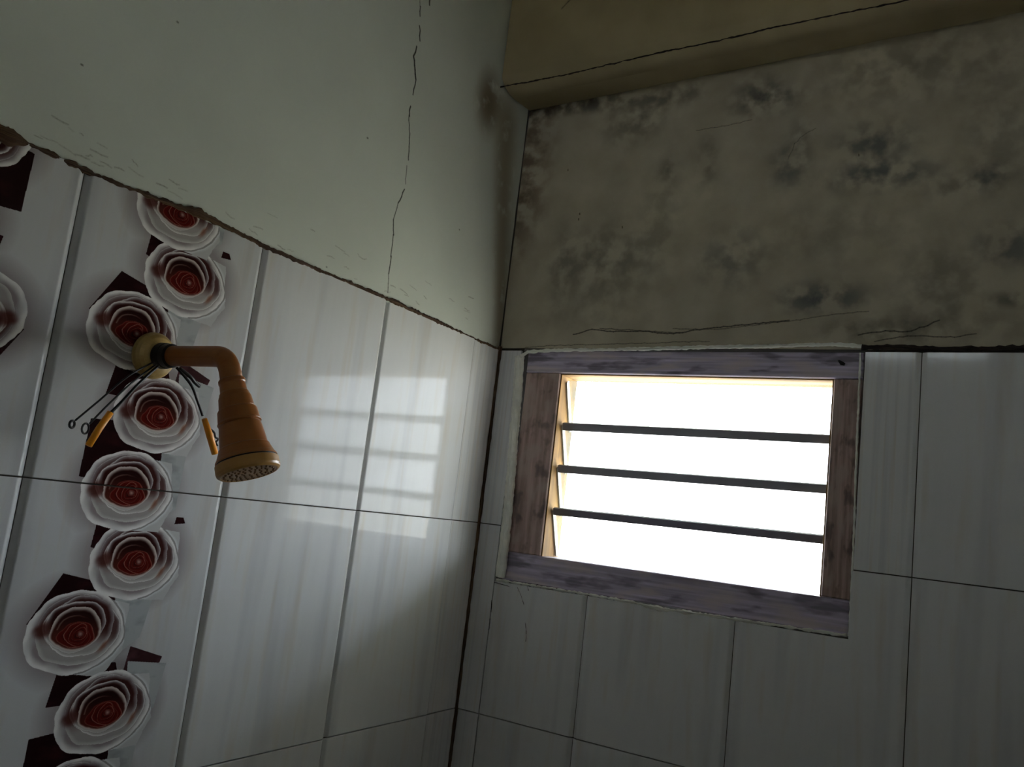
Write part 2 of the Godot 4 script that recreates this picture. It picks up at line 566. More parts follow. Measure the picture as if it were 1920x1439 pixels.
func back_plaster_image() -> Image:
	var w := 1100
	var h := 770
	var im := mottled(w, h, Color(0.665, 0.63, 0.55), 0.05, 0.010, 61)
	var px := func(x: float, y: float) -> Vector2: return back_uv(on_back(x, y, -0.003)) * Vector2(w, h)
	var r := RandomNumberGenerator.new()
	r.seed = 15
	var n := fbm(70, 0.02, 6)
	var soot := Color(0.17, 0.175, 0.17)
	var blue := Color(0.17, 0.20, 0.23)
	var spots := [
		[1120, 196, 75, 14, soot, 0.9], [1265, 178, 60, 20, soot, 0.7], [1435, 188, 60, 28, soot, 1.0], [1420, 160, 40, 26, soot, 0.55],
		[1175, 230, 40, 44, soot, 0.5], [1220, 215, 30, 40, soot, 0.5], [1640, 270, 70, 40, blue, 0.85], [1650, 330, 100, 26, blue, 0.95], [1480, 312, 36, 40, blue, 0.7], [1500, 260, 24, 40, soot, 0.45],
		[1325, 310, 20, 50, soot, 0.5], [1255, 318, 16, 20, soot, 0.5], [1855, 328, 36, 20, blue, 0.75], [1800, 350, 70, 26, soot, 0.45],
		[1140, 490, 90, 66, soot, 0.55], [1055, 500, 24, 70, soot, 0.35], [1370, 490, 60, 50, blue, 0.5], [1540, 560, 80, 28, blue, 1.0], [1890, 460, 60, 40, blue, 0.75],
		[1760, 530, 80, 60, soot, 0.45], [1905, 562, 50, 14, soot, 0.75], [1640, 620, 110, 22, soot, 0.6], [1790, 610, 150, 40, soot, 0.3], [1780, 110, 200, 70, soot, 0.28], [1640, 140, 130, 60, soot, 0.25],
		[1880, 250, 80, 120, soot, 0.3], [1240, 395, 40, 90, soot, 0.25], [1000, 300, 34, 150, Color(0.24, 0.17, 0.12), 0.6], [1560, 440, 200, 60, soot, 0.2], [985, 200, 30, 30, soot, 0.6],
		[1105, 590, 100, 40, soot, 0.2], [1010, 200, 60, 22, Color(0.16, 0.11, 0.09), 1.2], [1090, 186, 60, 16, Color(0.16, 0.12, 0.10), 0.8], [975, 330, 30, 150, Color(0.26, 0.19, 0.12), 0.8],
	]
	for s in spots:
		var c: Vector2 = px.call(float(s[0]), float(s[1]))
		var e: Vector2 = px.call(float(s[0] + s[2]), float(s[1]))
		var f: Vector2 = px.call(float(s[0]), float(s[1] + s[3]))
		stain_shade(im, c, Vector2(c.distance_to(e), c.distance_to(f)) * 1.15, s[4], s[5] * 0.62, n, -0.3)
	var line := Color(0.13, 0.12, 0.11)
	var paths := [
		[[[1075, 628], [1110, 618], [1150, 622], [1200, 621], [1262, 626], [1300, 620], [1345, 614], [1430, 606], [1480, 601]], 1.8, 0.8],
		[[[1262, 616], [1340, 618], [1430, 608], [1500, 600], [1560, 590], [1630, 584]], 1.0, 0.6],
		[[[1125, 616], [1180, 619], [1235, 622], [1280, 625]], 1.2, 0.7],
		[[[985, 652], [1040, 648], [1120, 646], [1230, 643], [1330, 640]], 1.1, 0.6],
		[[[1610, 628], [1660, 621], [1700, 622], [1740, 610], [1760, 600]], 1.7, 0.75],
		[[[1640, 640], [1700, 630], [1790, 632], [1830, 626]], 1.3, 0.7],
		[[[1305, 245], [1340, 240], [1380, 232], [1410, 225]], 1.0, 0.5],
		[[[1478, 300], [1490, 270], [1505, 255], [1530, 240]], 1.0, 0.4],
		[[[975, 215], [970, 330], [960, 420], [950, 520], [941, 600]], 1.8, 0.75],
	]
	for s in paths:
		var pts := []
		for i in s[0].size() - 1:
			var a: Vector2 = px.call(float(s[0][i][0]), float(s[0][i][1]))
			var b: Vector2 = px.call(float(s[0][i + 1][0]), float(s[0][i + 1][1]))
			var seg := rough_line(a, b, maxi(2, int(a.distance_to(b) / 6.0)), 0.9, r)
			if i > 0: seg[0] = pts[-1]
			pts.append_array(seg)
		draw_line(im, pts, [s[1]], line, s[2])
	for s in [[1087, 400, 2], [1085, 410, 2], [1065, 318, 1.6], [1167, 425, 2], [1610, 290, 1.5]]:
		var a: Vector2 = px.call(float(s[0]), float(s[1]))
		draw_line(im, [a, a + Vector2(0.5, 3)], [s[2]], Color(0.22, 0.17, 0.12), 0.8)
	return im


func beam_image() -> Image:
	var im := mottled(550, 260, Color(0.625, 0.575, 0.45), 0.045, 0.014, 81)
	var r := RandomNumberGenerator.new()
	r.seed = 25
	draw_line(im, rough_line(Vector2(60, 190), Vector2(120, 150), 8, 1.2, r) + rough_line(Vector2(120, 150), Vector2(235, 152), 12, 1.2, r), [1.0], Color(0.16, 0.14, 0.11), 0.6)
	draw_line(im, rough_line(Vector2(300, 120), Vector2(430, 90), 12, 1.2, r), [0.8], Color(0.16, 0.14, 0.11), 0.35)
	return im


func glazed(tex: Texture2D) -> StandardMaterial3D:
	var m := mat(Color.WHITE, 0.07, tex)
	m.metallic_specular = 0.2
	m.texture_repeat = false
	return m


func make_materials():
	for i in 4: M["tile_%d" % i] = glazed(image_tex(streak_image(160, 208, 100 + i * 17)))
	M.rose = glazed(image_tex(rose_image(560, 728)))
	var grit := gritty(3, 0.05)
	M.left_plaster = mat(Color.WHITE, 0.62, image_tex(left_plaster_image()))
	M.back_plaster = mat(Color.WHITE, 0.85, image_tex(back_plaster_image()))
	M.beam = mat(Color.WHITE, 0.85, image_tex(beam_image()))
	for k in ["left_plaster", "back_plaster", "beam"]: M[k].texture_repeat = false
	M.render_plain = mat(Color(0.84, 0.84, 0.80), 0.8)
	M.added_board = mat(Color(0.70, 0.71, 0.70), 0.8)
	M.grout = mat(Color(0.25, 0.23, 0.20), 0.9)
	M.masonry = mat(Color(0.50, 0.47, 0.42), 0.95, image_tex(mottled(128, 128, Color(0.5, 0.47, 0.42), 0.1, 0.03, 5)))
	M.floor = mat(Color(0.52, 0.50, 0.46), 0.5, image_tex(mottled(256, 256, Color(0.74, 0.73, 0.69), 0.05, 0.02, 8)))
	M.dirt = mat(Color.WHITE, 0.95, image_tex(mottled(128, 256, Color(0.33, 0.235, 0.155), 0.16, 0.05, 9)))
	M.dark_dirt = mat(Color.WHITE, 0.95, image_tex(mottled(128, 256, Color(0.16, 0.12, 0.10), 0.1, 0.05, 19)))
	M.mortar = mat(Color.WHITE, 0.9, image_tex(mottled(128, 512, Color(0.95, 0.95, 0.91), 0.06, 0.03, 29)))
	for k in ["dirt", "dark_dirt", "mortar"]:
		M[k].heightmap_enabled = true
		M[k].heightmap_texture = grit
		M[k].heightmap_scale = 0.1
	M.frame_side = mat(Color.WHITE, 0.6, image_tex(wood_image(96, 512, 41, Color(0.62, 0.52, 0.49), Color(0.68, 0.61, 0.57))))
	M.frame_across = mat(Color.WHITE, 0.6, image_tex(wood_image(96, 512, 47, Color(0.68, 0.64, 0.72), Color(0.76, 0.70, 0.69)).duplicate()))
	var across := wood_image(96, 512, 47, Color(0.68, 0.64, 0.72), Color(0.76, 0.70, 0.69))
	across.rotate_90(CLOCKWISE)
	M.frame_across = mat(Color.WHITE, 0.6, image_tex(across))
	M.raw_wood = mat(Color.WHITE, 0.8, image_tex(wood_image(64, 256, 55, Color(0.50, 0.37, 0.18), Color(0.55, 0.43, 0.25))))
	M.glass = mat(Color(0.80, 0.86, 0.84, 0.3), 0.04)
	M.glass.transparency = BaseMaterial3D.TRANSPARENCY_ALPHA
	M.glass_edge = mat(Color(0.42, 0.42, 0.44), 0.5)
	M.glass_edge.backlight_enabled = true
	M.glass_edge.backlight = Color(0.018, 0.0165, 0.019)
	M.clip = mat(Color(0.62, 0.62, 0.58), 0.5)
	M.clip.metallic = 0.3
	# the shower
	M.tan = mat(Color.WHITE, 0.33, image_tex(mottled(128, 128, Color(0.61, 0.365, 0.165), 0.05, 0.03, 33)))
	M.tan_pale = mat(Color.WHITE, 0.35, image_tex(mottled(128, 128, Color(0.70, 0.52, 0.27), 0.06, 0.04, 34)))
	M.groove = mat(Color(0.05, 0.03, 0.02), 0.6)
	M.tape = mat(Color(0.022, 0.022, 0.035), 0.35)
	M.nozzle = mat(Color(0.50, 0.36, 0.20), 0.6)
	M.flange = mat(Color.WHITE, 0.4, image_tex(mottled(128, 128, Color(0.74, 0.62, 0.38), 0.12, 0.03, 36)))
	M.wire = mat(Color(0.03, 0.028, 0.028), 0.45)
	M.orange = mat(Color(0.95, 0.60, 0.08), 0.4)
	M.copper = mat(Color(0.30, 0.16, 0.08), 0.5)


# ---------------------------------------------------------------- tiles

# One glazed tile, lower left front corner at the origin, face towards +z at z = 0; cushioned left and right edges where asked.
func tile_shape(w: float, h: float, left: bool, right: bool, uv0 := Vector2.ZERO, uv1 := Vector2.ONE) -> ArrayMesh:
	var key := "%.4f %.4f %s %s %s %s" % [w, h, left, right, uv0, uv1]
	if tile_shapes.has(key): return tile_shapes[key]
	var st := st_new()
	tile_body(st, 0, 0, w, h, left, right, uv0, uv1)
	tile_shapes[key] = st.commit()
	return tile_shapes[key]


func tile_body(st: SurfaceTool, x0: float, y0: float, w: float, h: float, left: bool, right: bool, uv0: Vector2, uv1: Vector2):
	var thick := TILE_THICK
	var prof := []   # [x, z, normal]
	var side := func(sgn: float, soft: bool, edge: float):
		var out := []
		out.append([edge, -thick, Vector3(sgn, 0, 0)])
		if not soft:
			for i in 3:
				var a := PI / 4 * i
				out.append([edge - sgn * 0.0008 * (1.0 - cos(a)), -0.0008 * (1.0 - sin(a)), Vector3(sgn * cos(a), 0, sin(a))])
			return out
		# a sloping flank with a rounded shoulder
		var lean := 0.62
		var low := Vector3(sgn * sin(lean), 0, cos(lean))
		out.append([edge, -0.0044, low])
		out.append([edge - sgn * 0.0046, -0.0011, low])
		for i in range(1, 5):
			var a := lean * (1.0 - i / 4.0)
			out.append([edge - sgn * (0.0046 + 0.0034 * i / 4.0), -0.0011 * pow(1.0 - i / 4.0, 2.0), Vector3(sgn * sin(a), 0, cos(a))])
		return out
	prof.append_array(side.call(-1.0, left, x0))
	var rs: Array = side.call(1.0, right, x0 + w)
	rs.reverse()
	prof.append_array(rs)
	var e := 0.0008
	var top := y0 + h
	for i in prof.size() - 1:
		var p = prof[i]
		var q = prof[i + 1]
		var ua := lerpf(uv0.x, uv1.x, clampf((p[0] - x0) / w, 0.002, 0.998))
		var ub := lerpf(uv0.x, uv1.x, clampf((q[0] - x0) / w, 0.002, 0.998))
		var rows := [[y0, -e, uv1.y, Vector3(0, -0.7, 0.7)], [y0 + e, 0.0, uv1.y - 0.003, Vector3.ZERO], [top - e, 0.0, uv0.y + 0.003, Vector3.ZERO], [top, -e, uv0.y, Vector3(0, 0.7, 0.7)]]
		for k in 3:
			var a = rows[k]
			var b = rows[k + 1]
			var za := maxf(p[1] + a[1], -thick)
			var zb := maxf(q[1] + a[1], -thick)
			var zc := maxf(q[1] + b[1], -thick)
			var zd := maxf(p[1] + b[1], -thick)
			var vs := [[Vector3(p[0], a[0], za), p[2], Vector2(ua, a[2])], [Vector3(p[0], b[0], zd), p[2], Vector2(ua, b[2])], [Vector3(q[0], b[0], zc), q[2], Vector2(ub, b[2])], [Vector3(q[0], a[0], zb), q[2], Vector2(ub, a[2])]]
			for j in [0, 1, 2, 0, 2, 3]:
				var nn: Vector3 = vs[j][1]
				if k != 1: nn = (nn + (a[3] if k == 0 else b[3]) * 1.0).normalized()
				st.set_normal(nn)
				st.set_uv(vs[j][2])
				st.add_vertex(vs[j][0])
		# upper and lower edges down to the bed
		quad(st, Vector3(p[0], top, -thick), Vector3(q[0], top, -thick), Vector3(q[0], top, maxf(q[1] - e, -thick)), Vector3(p[0], top, maxf(p[1] - e, -thick)), [], Vector3.UP)
		quad(st, Vector3(p[0], y0, maxf(p[1] - e, -thick)), Vector3(q[0], y0, maxf(q[1] - e, -thick)), Vector3(q[0], y0, -thick), Vector3(p[0], y0, -thick), [], Vector3.DOWN)


var tile_count := 0


func put_tile(wall: Node3D, origin: Vector3, turn: float, w: float, h: float, left: bool, right: bool, m: Material = null, lean := 0.0, uv0 := Vector2.ZERO, uv1 := Vector2.ONE) -> MeshInstance3D:
	var o := obj("tile", tile_shape(w, h, left, right, uv0, uv1), m if m else M["tile_%d" % ((tile_count * 7 + tile_count / 3) % 4)], wall)
	tile_count += 1
	o.transform = Transform3D(Basis(Vector3.UP, turn + lean), origin)
	return o


# ---------------------------------------------------------------- walls

func build_left_wall():
	var w := structure("wall_left", "white tiled shower wall on the left with a rose print column and cracked plaster above", "wall")
	obj("masonry", box_mesh(Vector3(-WALL, 0, -WALL), Vector3(-0.0056, ROOM_Y, ROOM_Z + WALL)), M.grout, w)
	# tiles: joints at these z, from the corner towards the room
	var joints := [0.001, 0.0893, 0.3398, 0.5954, 0.8462, 1.097, 1.348, 1.599, 1.85, 1.999]
	var gap := 0.0007
	for row in 6:
		var y1: float = ROWS[row] - (0.0 if row == 0 else 0.0008)
		var y0: float = ROWS[row + 1] + 0.0008
		for c in 9:
			var za: float = joints[c]
			var zb: float = joints[c + 1]
			var soft_r := c >= 2
			var soft_l := c >= 1
			var g0 := gap if c >= 2 else 0.0011
			var g1 := gap if c >= 1 else 0.0011
			var m: Material = null
			var uv0 := Vector2.ZERO
			var uv1 := Vector2.ONE
			if c == 3:
				m = M.rose
			elif c == 4:
				m = M.rose   # the same print laid upside down
				uv0 = Vector2(1, 1)
				uv1 = Vector2(0, 0)
			var lean: float = [0.0, -0.011, -0.011, 0.001, -0.001, 0, 0, 0, 0][c]
			var o := put_tile(w, Vector3(-0.5 * (zb - za) * absf(lean) * 0.9, y0, zb - g1), PI / 2, zb - za - g0 - g1, y1 - y0, soft_l, soft_r, m, lean, uv0, uv1)
			if c == 3: o.set_meta("label", "tile printed with a column of white and brown roses")
	# plaster, a little behind the tile face, gently uneven
	var st := st_new()
	var n := fbm(17, 2.6, 3)
	var nz := 46
	var ny := 30
	var at := func(i: int, k: int) -> Vector3:
		var z := ROOM_Z * pow(float(i) / nz, 1.25)
		var y := lerpf(TILE_TOP - 0.002, ROOM_Y, float(k) / ny)
		return Vector3(-0.0025 + 0.0016 * n.get_noise_2d(z * 2.0, y * 2.0), y, z)
	for i in nz:
		for k in ny:
			for q in [[i + 1, k], [i + 1, k + 1], [i, k + 1], [i + 1, k], [i, k + 1], [i, k]]:
				var p: Vector3 = at.call(q[0], q[1])
				st.set_uv(left_uv(p).clamp(Vector2(0.001, 0.001), Vector2(0.999, 0.999)))
				st.set_smooth_group(0)
				st.add_vertex(p)
	st.index()
	st.generate_normals()
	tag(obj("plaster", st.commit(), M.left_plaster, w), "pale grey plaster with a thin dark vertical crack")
	# the brown ragged edge of bedding mortar along the top of the tiles
	var line := []
	for p in [[-40, 232], [10, 254], [60, 274], [170, 324], [270, 364], [370, 400], [430, 428], [500, 464], [610, 512], [728, 561], [820, 603], [880, 632], [934, 655]]:
		var v := on_left(p[0], p[1], -0.001)
		line.append(Vector3(-0.001, v.y, v.z))
	var lumps := [[on_left(0, 240), 0.014, 0.0055], [on_left(22, 250), 0.012, 0.004], [on_left(375, 396), 0.020, 0.0032], [on_left(745, 560), 0.014, 0.0022], [on_left(820, 600), 0.012, 0.0014], [on_left(290, 370), 0.02, 0.001], [on_left(540, 480), 0.03, 0.0006]]
	tag(obj("mortar_edge", bead(line, 0.0026, 0.5, 0.003, lumps, Vector3(0.7, 1, 1), 0.0016), M.dirt, w), "ragged brown mortar edge along the top of the tiles")


func build_back_wall():
	var w := structure("wall_back", "end wall with white tiles round the louvre window and mould-stained plaster above", "wall")
	# opening for the window
	var x0 := 0.050
	var x1 := 0.640
	var y0 := 1.505
	var y1 := 1.928
	var st := st_new()
	var zf := -0.0056
	box(st, Vector3(0.0, 0, -WALL), Vector3(x0, ROOM_Y, zf))
	box(st, Vector3(x1, 0, -WALL), Vector3(ROOM_X + WALL, ROOM_Y, zf))
	box(st, Vector3(x0, 0, -WALL), Vector3(x1, y0, zf))
	box(st, Vector3(x0, y1, -WALL), Vector3(x1, ROOM_Y, zf))
	obj("masonry", st.commit(), M.grout, w)
	var g := 0.0007
	var h1 := 0.0008
	# sliver of tile in the corner
	for row in 6:
		put_tile(w, Vector3(0.001, ROWS[row + 1] + h1, 0), 0, 0.0455, ROWS[row] - ROWS[row + 1] - 2 * h1, false, false)
	# top row right of the window
	var top_r := ROWS[0] - 0.0
	put_tile(w, Vector3(0.6415, ROWS[1] + h1, 0), 0, 0.7182 - g - 0.6415, top_r - ROWS[1] - h1, false, true)
	put_tile(w, Vector3(0.7182 + g, ROWS[1] + h1, 0), 0, 0.2478 - g * 2, top_r - ROWS[1] - h1, true, true)
	put_tile(w, Vector3(0.966 + g, ROWS[1] + h1, 0), 0, 0.052, top_r - ROWS[1] - h1, true, false)
	# the row under the sill
	var sill := 1.5035
	var lo: float = ROWS[2] + h1
	put_tile(w, Vector3(0.0478, lo, 0), 0, 0.2276 - g - 0.0478, sill - lo, false, true)
	put_tile(w, Vector3(0.2276 + g, lo, 0), 0, 0.249 - 2 * g, sill - lo, true, true)
	var hi: float = ROWS[1] - h1
	var tw := 0.7182 - 0.4766 - 2 * g
	var ls := st_new()   # cut round the corner of the window
	var cut := 0.6415 - 0.4766 - g
	tile_body(ls, 0, 0, cut, sill - lo, true, false, Vector2(0, (hi - sill) / (hi - lo)), Vector2(cut / tw, 1))
	tile_body(ls, cut - 0.0016, 0, tw - cut + 0.0016, hi - lo, false, true, Vector2(cut / tw, 0), Vector2(1, 1))
	var lt := obj("tile", ls.commit(), M.tile_1, w)
	lt.position = Vector3(0.4766 + g, lo, 0)
	put_tile(w, Vector3(0.7182 + g, lo, 0), 0, 0.2478 - 2 * g, hi - lo, true, true)
	put_tile(w, Vector3(0.966 + g, lo, 0), 0, 0.052, hi - lo, true, false)
	for row in range(2, 6):
		var ya: float = ROWS[row + 1] + h1
		var hh: float = ROWS[row] - h1 - ya
		var xs := [0.0472, 0.2276, 0.4766, 0.7182, 0.966, 1.019]
		for c in 5:
			put_tile(w, Vector3(xs[c] + g, ya, 0), 0, xs[c + 1] - xs[c] - 2 * g, hh, c > 0, c < 4)
	# stained plaster over the window, gently uneven
	var ps := st_new()
	var n := fbm(27, 3.0, 4)
	var nx := 40
	var ny := 22
	var at := func(i: int, k: int) -> Vector3:
		var x := ROOM_X * float(i) / nx
		var y := lerpf(1.9275, 2.47, float(k) / ny)
		return Vector3(x, y, -0.0015 + 0.002 * n.get_noise_2d(x * 2.2, y * 2.2))
	for i in nx:
		for k in ny:
			for q in [[i, k], [i, k + 1], [i + 1, k + 1], [i, k], [i + 1, k + 1], [i + 1, k]]:
				var p: Vector3 = at.call(q[0], q[1])
				ps.set_uv(back_uv(p).clamp(Vector2(0.001, 0.001), Vector2(0.999, 0.999)))
				ps.set_smooth_group(0)
				ps.add_vertex(p)
	ps.index()
	ps.generate_normals()
	tag(obj("plaster", ps.commit(), M.back_plaster, w), "dull plaster with dark mould patches")
	# the beam that stands out over it, lower edge rising slightly to the right and rounded
	var bs := st_new()
	var depth := 0.108
	var prof := []
	prof.append([-0.02, 0.012, Vector3(0, -1, 0)])
	prof.append([depth - 0.05, 0.004, Vector3(0, -1, 0.05)])
	for i in 7:
		var a := PI / 2 * i / 6
		prof.append([depth - 0.05 + 0.05 * sin(a), 0.004 + 0.022 * (1.0 - cos(a)), Vector3(0, -cos(a), sin(a))])
	prof.append([depth, 0.30, Vector3(0, 0, 1)])
	prof.append([depth, 0.50, Vector3(0, 0, 1)])
	var m := 24
	var bn := fbm(57, 4.0, 3)
	for i in m:
		for k in prof.size() - 1:
			var vs := []
			for q in [[i, k], [i + 1, k], [i + 1, k + 1], [i, k + 1]]:
				var x := ROOM_X * float(q[0]) / m
				var pr = prof[q[1]]
				var y: float = 2.396 + 0.028 * x / 0.7 + pr[1]
				vs.append([Vector3(x, minf(y, ROOM_Y), pr[0] + 0.002 * bn.get_noise_2d(x * 3.0, y * 3.0)), pr[2], Vector2(clampf(x, 0.002, 0.998), clampf(1.0 - (pr[1] + (pr[0] if k < 1 else 0.0)) / 0.5, 0.002, 0.998))])
			for j in [0, 3, 2, 0, 2, 1]:
				bs.set_normal(vs[j][1])
				bs.set_uv(vs[j][2])
				bs.add_vertex(vs[j][0])
	tag(obj("beam", bs.commit(), M.beam, w), "concrete beam standing out above the stained plaster")
	# the thin dark crack line along the beam's lower edge
	var cl := []
	for p in [[938, 163], [1000, 152], [1080, 136], [1160, 117], [1250, 96], [1340, 78], [1440, 54], [1540, 33], [1640, 13], [1740, -8]]:
		cl.append(on_back(p[0], p[1], depth - 0.0012))
	obj("crack", bead(cl, 0.0011, 0.6, 0.004, [], Vector3(1, 1, 0.8), 0.0014), M.dark_dirt, w)
	# mortar round the window
	var head := []
	for p in [[976, 668], [990, 660], [1040, 657], [1150, 656], [1300, 652], [1450, 649], [1560, 646], [1620, 650]]:
		head.append(on_back(p[0], p[1], 0.0005))
	obj("mortar_edge", bead(head, 0.0032, 0.35, 0.004, [], Vector3(1, 1, 0.7), 0.001), M.mortar, w)
	var side := []
	for p in [[974, 668], [970, 740], [963, 820], [957, 900], [950, 980], [943, 1040], [938, 1082]]:
		side.append(on_back(p[0], p[1], -0.004))
	obj("mortar_edge", bead(side, 0.0098, 0.10, 0.004, [], Vector3(1, 1, 0.75), 0.0012), M.mortar, w)
	var under := []
	for p in [[930, 1088], [985, 1096], [1080, 1112], [1170, 1127], [1240, 1142], [1330, 1155], [1420, 1168], [1500, 1180], [1560, 1188], [1588, 1192]]:
		under.append(on_back(p[0], p[1], -0.001))
	obj("mortar_edge", bead(under, 0.0022, 0.55, 0.003, [[on_back(1230, 1140), 0.012, 0.002], [on_back(1285, 1148), 0.008, 0.0014]], Vector3(1, 1, 0.8), 0.0016), M.mortar, w)
	var rs := []
	for p in [[1592, 1194], [1596, 1120], [1601, 1000], [1606, 850], [1611, 720], [1613, 662]]:
		rs.append(on_back(p[0], p[1], -0.003))
	obj("mortar_edge", bead(rs, 0.0016, 0.4, 0.004, [], Vector3(1, 1, 0.8), 0.0008), M.mortar, w)
	# dark gap between plaster and tiles, right of the window
	var dk := []
	for p in [[1616, 652], [1680, 652], [1760, 655], [1840, 655], [1925, 652], [2010, 650]]:
		dk.append(on_back(p[0], p[1], 0.0))
	obj("mortar_edge", bead(dk, 0.0038, 0.4, 0.004, [[on_back(1720, 655), 0.02, 0.001]], Vector3(1, 1, 0.8), 0.001), M.dark_dirt, w)
	for path in [[[1008, 1096], [1000, 1101], [989, 1099], [991, 1108]], [[970, 1102], [977, 1118], [982, 1134]], [[985, 1168], [987, 1188], [986, 1204]], [[922, 1126], [921, 1148]], [[919, 1160], [917, 1182]], [[926, 1092], [940, 1096], [955, 1101]]]:
		var hl := []
		for q in path: hl.append(on_back(q[0], q[1], 0.0002))
		obj("crack", bead(smooth_path(hl, 3), 0.0005, 0.7, 0.003, [], Vector3(1, 1, 0.7), 0.0008), M.dark_dirt, w)
	# the dirty joint of the corner
	var cj := []
	for k in 20: cj.append(Vector3(0.001, lerpf(1.05, 1.93, k / 19.0), 0.001))
	obj("corner_joint", bead(cj, 0.0036, 0.25, 0.01, [], Vector3.ONE, 0.0010), M.dirt, w)


func build_other_walls():
	var r := structure("wall_right", "white tiled wall on the right, out of the picture", "wall")
	obj("masonry", box_mesh(Vector3(ROOM_X + 0.0056, 0, 0.0), Vector3(ROOM_X + WALL, ROOM_Y, ROOM_Z + WALL)), M.grout, r)
	obj("plaster", box_mesh(Vector3(ROOM_X + 0.0005, TILE_TOP, 0.0), Vector3(ROOM_X + 0.0056, ROOM_Y, ROOM_Z)), M.render_plain, r)
	for row in 6:
		for c in 8:
			put_tile(r, Vector3(ROOM_X, ROWS[row + 1] + 0.0008, 0.001 + c * 0.25), -PI / 2, 0.2476, ROWS[row] - ROWS[row + 1] - 0.0016, true, true)
	var b := structure("wall_rear", "white tiled wall behind the viewer", "wall")
	# an opening added high up, to let fill light reach the back wall
	var vx0 := 0.28
	var vx1 := 0.74
	var vy0 := 2.36
	var vy1 := 2.426
	for part in [["masonry", 0.0, 0.0056, WALL, M.grout], ["plaster", TILE_TOP, 0.0005, 0.0056, M.render_plain]]:
		var st := st_new()
		var za: float = ROOM_Z + part[2]
		var zb: float = ROOM_Z + part[3]
		box(st, Vector3(0.0, part[1], za), Vector3(vx0, ROOM_Y, zb))
		box(st, Vector3(vx1, part[1], za), Vector3(ROOM_X, ROOM_Y, zb))
		box(st, Vector3(vx0, part[1], za), Vector3(vx1, vy0, zb))
		box(st, Vector3(vx0, vy1, za), Vector3(vx1, ROOM_Y, zb))
		obj(part[0], st.commit(), part[4], b)
	for row in 6:
		for c in 4:
			put_tile(b, Vector3(ROOM_X - 0.003 - c * 0.254, ROWS[row + 1] + 0.0008, ROOM_Z), PI, 0.2516, ROWS[row] - ROWS[row + 1] - 0.0016, true, true)
	var f := obj("floor", box_mesh(Vector3(-WALL, -0.15, -WALL), Vector3(ROOM_X + WALL, 0, ROOM_Z + WALL)), M.floor)
	tag(f, "plain cement floor of the shower room", "floor", "", "structure")
	var c := obj("ceiling", box_mesh(Vector3(-WALL, ROOM_Y, -WALL), Vector3(ROOM_X + WALL, ROOM_Y + 0.12, ROOM_Z + WALL)), M.render_plain)
	tag(c, "plain plastered ceiling of the shower room", "ceiling", "", "structure")


# ---------------------------------------------------------------- window

